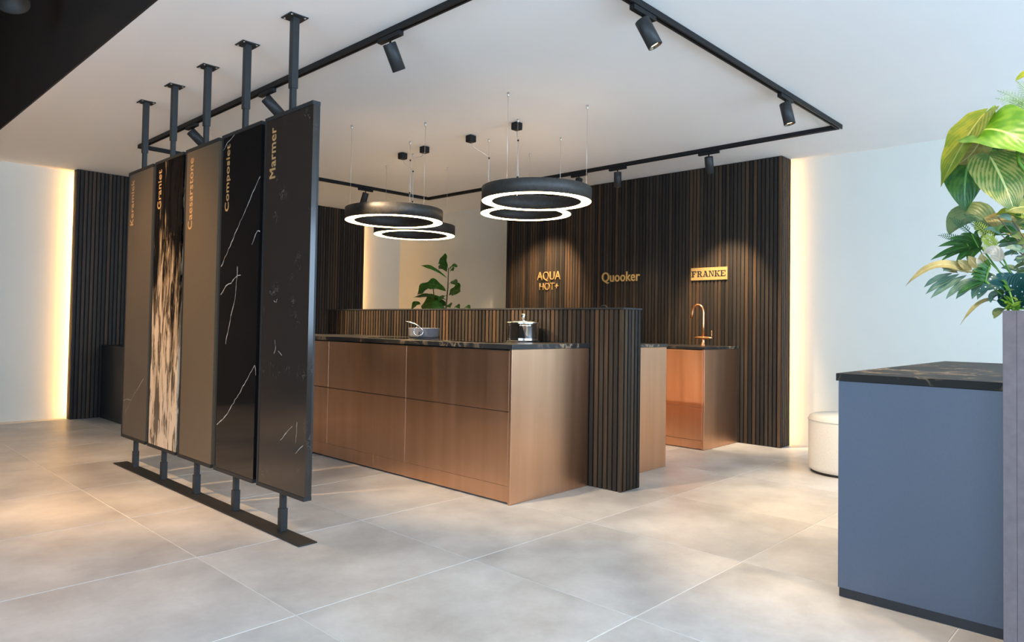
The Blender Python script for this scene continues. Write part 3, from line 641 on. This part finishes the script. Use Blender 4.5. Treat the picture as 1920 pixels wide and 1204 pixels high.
# ------------------------------------------------------------------ gold signs
XS = 5.0355
def sign_mat(y, z): return basis((XS, y, z), (0, -1, 0), (0, 0, 1), (-1, 0, 0))
s1 = thing('wall_lettering', 'thin gold capital letters in two lines on the slat wall, leftmost of the three signs', 'sign', (XS, 2.2, 1.63), 'gold signs on the slat wall')
def sub(m, t): return Matrix.Translation(-t.location) @ m
text_mesh('word', 'AQUA', gold, s1, sub(sign_mat(2.389, 1.628), s1), .012, -.008, (.366, .120), 1.0)
text_mesh('word', 'HOT+', gold, s1, sub(sign_mat(2.352, 1.526), s1), .012, -.008, (.298, .085), 1.0)
s2 = thing('wall_lettering', 'bold gold word with big round first letter, middle of the three wall signs', 'sign', (XS, 1.16, 1.62), 'gold signs on the slat wall')
text_mesh('word', 'Quooker', gold, s2, sub(sign_mat(1.413, 1.574), s2), .014, .012, (.503, .130), 1.02)
s3 = thing('wall_plate_sign', 'gold plate sign of three pieces with dark cut letters above the copper tap', 'sign', (XS, .1, 1.64), 'gold signs on the slat wall')
LET = {'F': [(.14, .36, 0, 1), (0, .5, 0, .13), (0, .92, .87, 1), (.80, .92, .66, .87), (.36, .62, .44, .57), (.54, .62, .36, .65)],
       'R': [(.10, .32, 0, 1), (0, .44, 0, .13), (0, .66, .87, 1), (.32, .66, .44, .57), (.60, .84, .54, .90), (.62, 1.0, 0, .13)],
       'A': [(0, .36, 0, .13), (.56, 1.0, 0, .13), (.28, .70, .28, .40), (.26, .62, .87, 1)],
       'N': [(.10, .22, 0, 1), (0, .34, 0, .13), (0, .34, .87, 1), (.78, .90, 0, 1), (.66, 1.0, .87, 1)],
       'K': [(.10, .32, 0, 1), (0, .42, 0, .13), (0, .42, .87, 1), (.58, 1.0, .87, 1), (.58, 1.0, 0, .13)],
       'E': [(.10, .32, 0, 1), (0, .92, 0, .13), (0, .92, .87, 1), (.80, .92, .66, .87), (.82, .94, .13, .34), (.32, .60, .44, .57), (.54, .62, .36, .65)]}
QUAD = {'R': [[(.42, .48), (.64, .48), (.92, .06), (.68, .06)]],
        'A': [[(.10, .06), (.22, .06), (.50, 1), (.40, 1)], [(.62, .06), (.90, .06), (.62, 1), (.38, 1)]],
        'N': [[(.14, 1), (.36, 1), (.90, 0), (.70, 0)]],
        'K': [[(.30, .42), (.42, .56), (.90, .94), (.70, .94)], [(.36, .56), (.56, .60), (.94, .06), (.66, .06)]]}
pw = .1317
for i in range(3):
    y1_ = .297-i*pw; B(-.012, -.0005, y1_-pw+.0008-s3.location.y, y1_-.0008-s3.location.y, 1.577-s3.location.z, 1.703-s3.location.z).build('plate', gold, s3, .0008)
for i, ch in enumerate('FRANKE'):
    mb = MB(); ya = .288-i*.0633; w_, h_, zb = .058, .060, 1.610
    for a, b, c, d in LET[ch]: mb.box(-.0145, -.0122, ya-b*w_-s3.location.y, ya-a*w_-s3.location.y, zb+c*h_-s3.location.z, zb+d*h_-s3.location.z)
    for q in QUAD.get(ch, []): mb.prism([(ya-u*w_-s3.location.y, zb+v*h_-s3.location.z) for u, v in q], 'x', -.0146, -.0122)
    mb.build('letter', plinth_black, s3)

# ------------------------------------------------------------------ ottoman
ot = thing('ottoman', 'round cream upholstered stool half hidden behind the reception desk', 'stool', (4.35, -1.44, 0))
MB().lathe([(0, .0012), (.262, .0012), (.262, .018), (0, .018)], 48).build('base', plinth_black, ot)
MB().lathe([(0, .018), (.262, .018), (.276, .028), (.28, .05), (.28, .405), (.272, .430), (.25, .442), (.12, .447), (0, .448)], 64).build('cushion', cream, ot)
MB().lathe([(.279, .398), (.2835, .402), (.2835, .408), (.279, .412)], 64).build('piping', cream, ot)

# ------------------------------------------------------------------ fiddle-leaf fig in the far corner
fg = thing('fiddle_leaf_fig', 'dark green fiddle leaf plant rising behind the slatted partition near the room corner', 'plant', (4.4, 3.34, 0))
o0 = fg.location.copy()
MB().lathe([(0, .0012), (.13, .0012), (.17, .34), (.18, .36), (.165, .36), (.155, .31), (0, .31)], 36).build('pot', planter_m, fg)
MB().lathe([(0, .325), (.154, .315)], 24).build('soil', soil_m, fg)
MB().tube([(0, .05, .31), (.01, .03, .8), (0, .015, 1.29), (0, -.015, 1.55), (0, -.02, 1.80)], [.016, .013, .010, .008, .005], 10).build('trunk', bark, fg)
MB().tube([(0, .05, .6), (.02, .14, .95), (.0, .24, 1.35), (-.01, .26, 1.58)], [.012, .010, .008, .005], 8).build('branch', bark, fg)
FIG = [(3.349, 1.774, 3.508, 1.937, .17), (3.348, 1.747, 3.568, 1.837, .13), (3.356, 1.673, 3.652, 1.828, .07), (3.318, 1.766, 3.239, 1.809, .08), (3.297, 1.731, 3.228, 1.755, .07), (3.313, 1.592, 2.969, 1.563, .09), (3.31, 1.458, 2.986, 1.485, .20), (3.362, 1.506, 3.656, 1.594, .16), (3.571, 1.606, 3.791, 1.46, .19), (3.74, 1.555, 3.948, 1.539, .09), (3.359, 1.399, 3.945, 1.434, .08), (3.337, 1.332, 3.908, 1.322, .26), (3.865, 1.35, 4.097, 1.267, .13), (3.336, 1.305, 3.097, 1.291, .09), (3.215, 1.278, 2.99, 1.284, .07), (3.038, 1.264, 2.82, 1.283, .06), (3.34, 1.439, 3.287, 1.365, .09),
       (3.36, 1.2, 3.75, 1.12, .2), (3.33, 1.18, 3.0, 1.1, .2), (3.36, 1.0, 3.7, .95, .2), (3.33, .95, 3.05, .9, .18), (3.36, 1.25, 3.5, 1.28, .2)]
for i, (ya, za, yb, zb, w_) in enumerate(FIG):
    dx = random.uniform(-.18, .16); b = (4.4+.005, ya, za); tpt = (4.4+dx, yb, zb); md = (4.4+dx*.5, (ya+yb)/2, (za+zb)/2+.035)
    leaf(fg, b, md, tpt, w_, 'fiddle', (-.85, random.uniform(-.3, .2), .35 if w_ > .12 else .9), LEAF['fig'], fold=.2, wave=.04, origin=o0)

# ------------------------------------------------------------------ planter and its plants
pl = thing('planter', 'tall taupe stone planter box in front of the reception desk at the right edge', 'planter', (1.36, -2.89, 0))
wbox(pl, 1.385, 1.664, -3.44, -2.90, .0015, 1.10).build('core', plinth_black, pl)
wbox(pl, 1.36, 1.384, -3.45, -2.925, .0015, 1.173).build('front_panel', planter_m, pl, .001)
wbox(pl, 1.36, 1.384, -2.9245, -2.888, .0015, 1.173).build('corner_strip', planter_m, pl, .001)
wbox(pl, 1.384, 1.680, -2.912, -2.888, .0015, 1.173).build('side_panel', planter_m, pl, .001)
wbox(pl, 1.384, 1.680, -3.45, -3.426, .0015, 1.173).build('side_panel', planter_m, pl, .001)
wbox(pl, 1.656, 1.680, -3.426, -2.912, .0015, 1.173).build('back_panel', planter_m, pl, .001)
wbox(pl, 1.385, 1.655, -3.425, -2.913, 1.10, 1.145).build('soil', soil_m, pl)
def plant(name, label): 
    t = thing(name, label, 'plant', (1.52, -3.02, 1.146)); return t, t.location.copy()
ea, oe = plant('elephant_ear_plant', 'tall plant with big yellow-green and striped leaves at the top of the taupe planter')
EAR = [((1.46, -2.824, 1.853), (1.40, -2.772, 1.746), (1.36, -2.714, 1.597), .155, 'heart', (-.75, .45, .45), 'yellow', 'T'),
       ((1.44, -2.818, 1.789), (1.45, -2.834, 1.83), (1.47, -2.852, 1.877), .050, 'lance', (-.9, .3, .2), 'lime', ''),
       ((1.42, -2.818, 1.784), (1.38, -2.901, 1.752), (1.42, -3.001, 1.657), .200, 'heart', (-.8, -.1, .6), 'lime', 'T'),
       ((1.50, -2.812, 1.79), (1.46, -2.789, 1.724), (1.44, -2.747, 1.684), .105, 'heart', (-.9, .2, -.3), 'tan', ''),
       ((1.54, -2.778, 1.745), (1.48, -2.764, 1.645), (1.48, -2.764, 1.522), .165, 'heart', (-.95, -.1, .1), 'dark', 'T'),
       ((1.45, -2.840, 1.700), (1.40, -2.886, 1.595), (1.42, -2.912, 1.499), .165, 'heart', (-.9, -.3, .2), 'stripe', 'T'),
       ((1.58, -2.79, 1.791), (1.56, -2.875, 1.748), (1.60, -2.96, 1.677), .13, 'oval', (-.9, 0, -.4), 'deep', ''),
       ((1.60, -2.809, 1.819), (1.62, -2.866, 1.832), (1.66, -2.946, 1.869), .06, 'oval', (-.6, 0, .8), 'deep', ''),
       ((1.50, -2.964, 1.57), (1.48, -2.93, 1.616), (1.48, -2.892, 1.635), .1, 'heart', (-.9, 0, .3), 'deep', 'T'),
       ((1.60, -2.834, 1.448), (1.56, -2.764, 1.517), (1.52, -2.705, 1.448), .125, 'oval', (-.8, .2, .55), 'olive', 'T'),
       ((1.58, -2.801, 1.51), (1.55, -2.861, 1.482), (1.52, -2.91, 1.423), .07, 'oval', (-.8, 0, .6), 'tan', ''),
       ((1.62, -2.805, 1.503), (1.58, -2.864, 1.496), (1.58, -2.939, 1.453), .07, 'oval', (-.8, 0, .6), 'dark', ''),
       ((1.50, -2.935, 1.48), (1.46, -2.897, 1.504), (1.44, -2.857, 1.495), .045, 'lance', (-.8, 0, .6), 'yellow', ''),
       ((1.46, -2.975, 1.501), (1.42, -2.931, 1.513), (1.40, -2.891, 1.497), .07, 'oval', (-.9, 0, .4), 'stripe', ''),
       ((1.55, -3.04, 1.70), (1.50, -3.12, 1.74), (1.48, -3.22, 1.66), .2, 'heart', (-.8, -.3, .5), 'lime', 'T'),
       ((1.58, -3.0, 1.55), (1.62, -3.1, 1.6), (1.66, -3.24, 1.52), .18, 'heart', (-.3, -.3, .9), 'dark', 'T'),
       ((1.62, -2.98, 1.72), (1.72, -2.95, 1.76), (1.86, -2.92, 1.66), .2, 'heart', (.5, .1, .8), 'dark', 'T')]
for b, c, t_, w_, pr, hn, mk, fl in EAR:
    leaf(ea, b, c, t_, w_, pr, hn, LEAF[mk], fold=.22, wave=.02, nu=18, nv=6, origin=oe)
    if fl == 'T':
        bb = Vector(b)-oe; r_ = Vector((random.uniform(-.02, .05), random.uniform(-.06, .02), 0))
        MB().tube([r_, r_*.6+bb*.45+Vector((.05, -.05, .08)), bb*.8+Vector((.03, -.04, .06)), bb], [.005, .004, .003, .0025], 8).build('stalk', stem_green, ea)
MB().tube([Vector((0, -.05, 0)), Vector((1.42, -2.955, 1.60))-oe, Vector((1.42, -2.925, 1.66))-oe, Vector((1.41, -2.92, 1.72))-oe], [.008, .007, .006, .004], 8).build('stalk', LEAF['lime'], ea)
ph, op_ = plant('split_leaf_plant', 'mid green plant with narrow fingered leaves fanning left over the planter')
PHI = [(-2.718, 1.424, .036), (-2.687, 1.400, .036), (-2.664, 1.354, .038), (-2.694, 1.347, .028), (-2.742, 1.339, .040), (-2.755, 1.438, .036), (-2.802, 1.449, .032), (-2.829, 1.432, .032), (-2.778, 1.339, .046), (-2.715, 1.372, .034)]
for y_, z_, w_ in PHI: leaf(ph, (1.50, -2.804, 1.399), (1.47, (-2.804+y_)/2, (1.399+z_)/2+.012), (1.44, y_, z_), w_, 'lance', (-.8, .2, .55), LEAF['dark'], fold=.2, origin=op_)
MB().tube([(0, .02, 0), Vector((1.53, -2.86, 1.30))-op_, Vector((1.50, -2.804, 1.399))-op_], .003, 8).build('stalk', stem_green, ph)
MB().tube([Vector((1.45, -2.89, 1.15))-op_, Vector((1.45, -2.89, 1.211))-op_, Vector((1.42, -2.831, 1.274))-op_, Vector((1.425, -2.836, 1.30))-op_, Vector((1.43, -2.843, 1.326))-op_], .004, 8).build('stalk', LEAF['lime'], ph)
JL = [((1.42, -2.831, 1.274), (-2.798, 1.282), .024), ((1.42, -2.833, 1.286), (-2.795, 1.293), .024), ((1.42, -2.836, 1.298), (-2.798, 1.307), .024), ((1.42, -2.84, 1.309), (-2.814, 1.324), .022), ((1.42, -2.829, 1.272), (-2.757, 1.229), .030), ((1.42, -2.843, 1.321), (-2.838, 1.343), .02)]
for b, (y_, z_), w_ in JL: leaf(ph, b, (1.40, (b[1]+y_)/2, (b[2]+z_)/2+.006), (1.39, y_, z_), w_, 'lance', (-.9, .2, .4), LEAF['dark'], origin=op_)
fp, of = plant('feather_leaf_plant', 'pale plant whose tan and grey-green feather leaves reach furthest left over the planter')
rc = MB().tube([(0, .04, 0), Vector((1.52, -2.90, 1.24))-of, Vector((1.47, -2.84, 1.30))-of, Vector((1.44, -2.76, 1.312))-of, Vector((1.40, -2.699, 1.33))-of], [.005, .004, .0035, .003, .002], 8).build('frond', LEAF['tan'], fp)
TAN = [((1.46, -2.775, 1.305), (1.40, -2.695, 1.333), (1.36, -2.605, 1.26), .036), ((1.46, -2.743, 1.31), (1.44, -2.716, 1.327), (1.43, -2.686, 1.344), .03), ((1.46, -2.767, 1.313), (1.44, -2.743, 1.331), (1.43, -2.717, 1.35), .03), ((1.46, -2.786, 1.316), (1.44, -2.768, 1.333), (1.43, -2.749, 1.35), .032), ((1.46, -2.806, 1.32), (1.44, -2.794, 1.341), (1.43, -2.78, 1.362), .032), ((1.46, -2.826, 1.325), (1.44, -2.822, 1.346), (1.43, -2.816, 1.367), .032)]
GRY = [((1.46, -2.727, 1.307), (1.42, -2.687, 1.285), (1.40, -2.653, 1.255), .028), ((1.46, -2.748, 1.303), (1.42, -2.70, 1.27), (1.40, -2.658, 1.231), .030), ((1.46, -2.77, 1.298), (1.42, -2.719, 1.26), (1.40, -2.673, 1.216), .032), ((1.46, -2.792, 1.29), (1.42, -2.753, 1.255), (1.40, -2.72, 1.213), .032), ((1.46, -2.814, 1.285), (1.42, -2.779, 1.252), (1.40, -2.75, 1.213), .034), ((1.46, -2.832, 1.278), (1.42, -2.811, 1.248), (1.40, -2.797, 1.212), .034), ((1.46, -2.85, 1.273), (1.42, -2.828, 1.245), (1.40, -2.812, 1.21), .034), ((1.46, -2.743, 1.306), (1.42, -2.726, 1.314), (1.40, -2.712, 1.311), .03), ((1.47, -2.80, 1.30), (1.45, -2.80, 1.27), (1.43, -2.79, 1.24), .04), ((1.47, -2.83, 1.31), (1.45, -2.83, 1.27), (1.43, -2.825, 1.24), .04)]
for L_, mk in ((TAN, 'tan'), (GRY, 'grey')):
    for b, c, t_, w_ in L_: leaf(rc, b, c, t_, w_, 'lance', (-.85, .2, .5), LEAF[mk], name='leaflet', fold=.15, wave=.03, origin=of)
leaf(fp, (1.48, -2.871, 1.194), (1.42, -2.823, 1.204), (1.38, -2.766, 1.124), .022, 'lance', (-.7, .2, .7), LEAF['tan'], wave=.04, origin=of)
leaf(fp, (1.48, -2.877, 1.18), (1.44, -2.862, 1.176), (1.40, -2.856, 1.157), .02, 'oval', (-.9, .1, .3), LEAF['olive'], origin=of)
leaf(fp, (1.48, -2.875, 1.185), (1.40, -2.872, 1.165), (1.35, -2.866, 1.146), .02, 'oval', (-.9, .1, .3), LEAF['olive'], origin=of)
leaf(fp, (1.44, -2.868, 1.345), (1.42, -2.85, 1.375), (1.42, -2.822, 1.362), .042, 'heart', (-.9, .2, .4), LEAF['pale'], origin=of)
leaf(fp, (1.43, -2.822, 1.32), (1.42, -2.815, 1.335), (1.42, -2.806, 1.352), .018, 'lance', (-.9, .2, .4), LEAF['pale'], origin=of)
eu, ou = plant('grey_leaf_plant', 'bushy grey-green small-leaved plant filling the middle above the planter rim')
for s_ in range(24):
    a = (0, random.uniform(-.10, .10), 0); e = Vector((random.uniform(-.12, .06), random.uniform(-.10, .19), random.uniform(.10, .36)))
    m_ = e*.5+Vector((0, 0, .05)); sm_ = MB().tube([a, m_, e], [.003, .0025, .0015], 6).build('stalk', stem_brown if s_ % 3 == 0 else stem_green, eu)
    for q in range(7):
        f_ = .35+q*.65/6; p = Vector(a)*(1-f_)**2 + m_*2*f_*(1-f_) + e*f_*f_; an = random.uniform(0, 6.28); d = Vector((math.cos(an)*.7-.2, math.sin(an), random.uniform(-.5, .5))).normalized()
        ln = random.uniform(.04, .075)
        leaf(sm_, p, p+d*ln*.5+Vector((0, 0, .008)), p+d*ln, random.uniform(.022, .034), 'oval', (-.7, random.uniform(-.4, .4), .6), LEAF[random.choice(['grey', 'grey', 'olive', 'grey', 'dark'])], nu=6, nv=2, name='leaflet')
bg, ob = plant('spotted_leaf_plant', 'dark teal plant with white-spotted leaves low at the planter rim')
leaf(bg, (1.48, -2.908, 1.194), (1.44, -2.877, 1.262), (1.40, -2.812, 1.229), .10, 'heart', (-.85, .1, .5), LEAF['spot'], nu=14, origin=ob)
leaf(bg, (1.48, -2.908, 1.194), (1.44, -2.93, 1.255), (1.42, -2.972, 1.264), .11, 'heart', (-.85, -.1, .5), LEAF['spot'], nu=14, origin=ob)
leaf(bg, (1.50, -2.897, 1.207), (1.46, -2.856, 1.23), (1.42, -2.846, 1.20), .03, 'oval', (-.9, .1, .2), LEAF['grey'], origin=ob)
MB().tube([(-.04, .10, 0), Vector((1.48, -2.908, 1.194))-ob], .004, 8).build('stalk', stem_green, bg)
gt, og = plant('small_bright_plant', 'tiny bright green tuft at the planter rim in the corner nearest the desk')
for i in range(34):
    a = random.uniform(0, 6.28); p = Vector((1.43+random.uniform(-.02, .03), -2.905+random.uniform(-.02, .02), 1.165+random.uniform(0, .045))); d = Vector((math.cos(a), math.sin(a), random.uniform(.1, .9))).normalized()*random.uniform(.02, .036)
    leaf(gt, p, p+d*.5, p+d, .010, 'oval', (-.6, 0, .8), LEAF['lime'], nu=5, nv=2, origin=og)
MB().tube([Vector((1.44, -2.905, 1.147))-og, Vector((1.44, -2.905, 1.20))-og, Vector((1.45, -2.889, 1.258))-og], .003, 6).build('stalk', stem_green, gt)
for p in ((1.45, -2.889, 1.258), (1.447, -2.893, 1.24)): leaf(gt, p, (p[0]-.01, p[1]+.008, p[2]+.012), (p[0]-.02, p[1]+.014, p[2]+.016), .014, 'oval', (-.8, 0, .6), LEAF['lime'], nu=5, nv=2, origin=og)
def fern(t, org, base, ctrl, tip, lw, m, n=22, narrow=.18, fine=False):
    a, b, c = (Vector(x)-org for x in (base, ctrl, tip)); b = b*2-(a+c)/2
    mid = [a*(1-i/12)**2+b*2*(i/12)*(1-i/12)+c*(i/12)**2 for i in range(13)]
    fr = MB().tube(mid, [.0022*(1-.7*i/12) for i in range(13)], 6).build('frond', m, t)
    V, F, U = [], [], []
    for i in range(2, n+1):
        s = i/n*.98; p = a*(1-s)**2+b*2*s*(1-s)+c*s*s; T = ((b-a)*(1-s)+(c-b)*s).normalized(); S = T.cross(Vector((-1, .1, .1))).normalized()
        ln = lw*(math.sin(math.pi*min(1, .22+s*.78))**.8)
        for sg in (1, -1):
            d = (S*sg+T*.55).normalized(); w = T*ln*narrow; k = len(V)
            if fine:
                for r_ in range(1, 9):
                    q = p + d*ln*r_/8
                    for s2 in (1, -1):
                        e = (d*.6 + T*s2).normalized(); l2 = ln*.20*(1.15-r_/9); k = len(V); w = d*l2*.26
                        V += [tuple(q), tuple(q+e*l2*.5+w), tuple(q+e*l2), tuple(q+e*l2*.5-w)]; F.append((k, k+1, k+2, k+3)); U += [(0, .5), (.5, 1), (1, .5), (.5, 0)]
                w = T*.0004; k = len(V)
            V += [tuple(p), tuple(p+d*ln*.5+w), tuple(p+d*ln), tuple(p+d*ln*.5-w)]; F.append((k, k+1, k+2, k+3)); U += [(0, .5), (.5, 1), (1, .5), (.5, 0)]
    me = bpy.data.meshes.new('leaflets'); me.from_pydata(V, [], F); me.materials.append(m); ul = me.uv_layers.new(name='UVMap')
    for lp in me.loops: ul.data[lp.index].uv = U[lp.vertex_index]
    o = bpy.data.objects.new('leaflets', me); C.objects.link(o); o.parent = fr; o['kind'] = 'stuff'
fa, o1 = plant('feathery_fern', 'feathery light fern fronds above the big leaves at the right edge')
for y_, z_ in ((-2.838, 1.963), (-2.832, 1.937), (-2.835, 1.896), (-2.832, 1.849), (-2.893, 1.985), (-2.96, 2.0), (-2.88, 1.92), (-2.89, 1.87)):
    fern(fa, o1, (1.62, -2.99, 1.80), (1.61, (-2.99+y_)/2, (1.80+z_)/2+.02), (1.60, y_, z_), .034, LEAF['fern'], 20, .18, True)
leaf(fa, (1.60, -2.97, 1.99), (1.60, -2.93, 2.005), (1.60, -2.89, 1.985), .035, 'oval', (-.8, 0, .5), LEAF['yellow'], origin=o1)
MB().tube([(.04, -.02, 0), Vector((1.63, -3.02, 1.5))-o1, Vector((1.62, -2.99, 1.80))-o1], .004, 8).build('stalk', stem_green, fa)
fb, o2 = plant('ladder_fern', 'small ladder-like fern fronds poking out between the leaves above the planter')
for b, t_, mk in (((-2.819, 1.439), (-2.763, 1.511), 'deep'), ((-2.783, 1.442), (-2.72, 1.502), 'deep'), ((-2.767, 1.415), (-2.684, 1.442), 'deep'), ((-2.852, 1.40), (-2.791, 1.482), 'fernlight'), ((-2.86, 1.385), (-2.815, 1.43), 'fernlight'), ((-2.87, 1.36), (-2.815, 1.40), 'fernlight')):
    fern(fb, o2, (1.47, *b), (1.46, (b[0]+t_[0])/2, (b[1]+t_[1])/2+.005), (1.45, *t_), .017 if mk == 'deep' else .024, LEAF[mk], 14, .14)
    MB().tube([(0, .02, 0), Vector((1.50, b[0]-.03, b[1]-.08))-o2, Vector((1.47, *b))-o2], .002, 6).build('stalk', stem_green, fb)
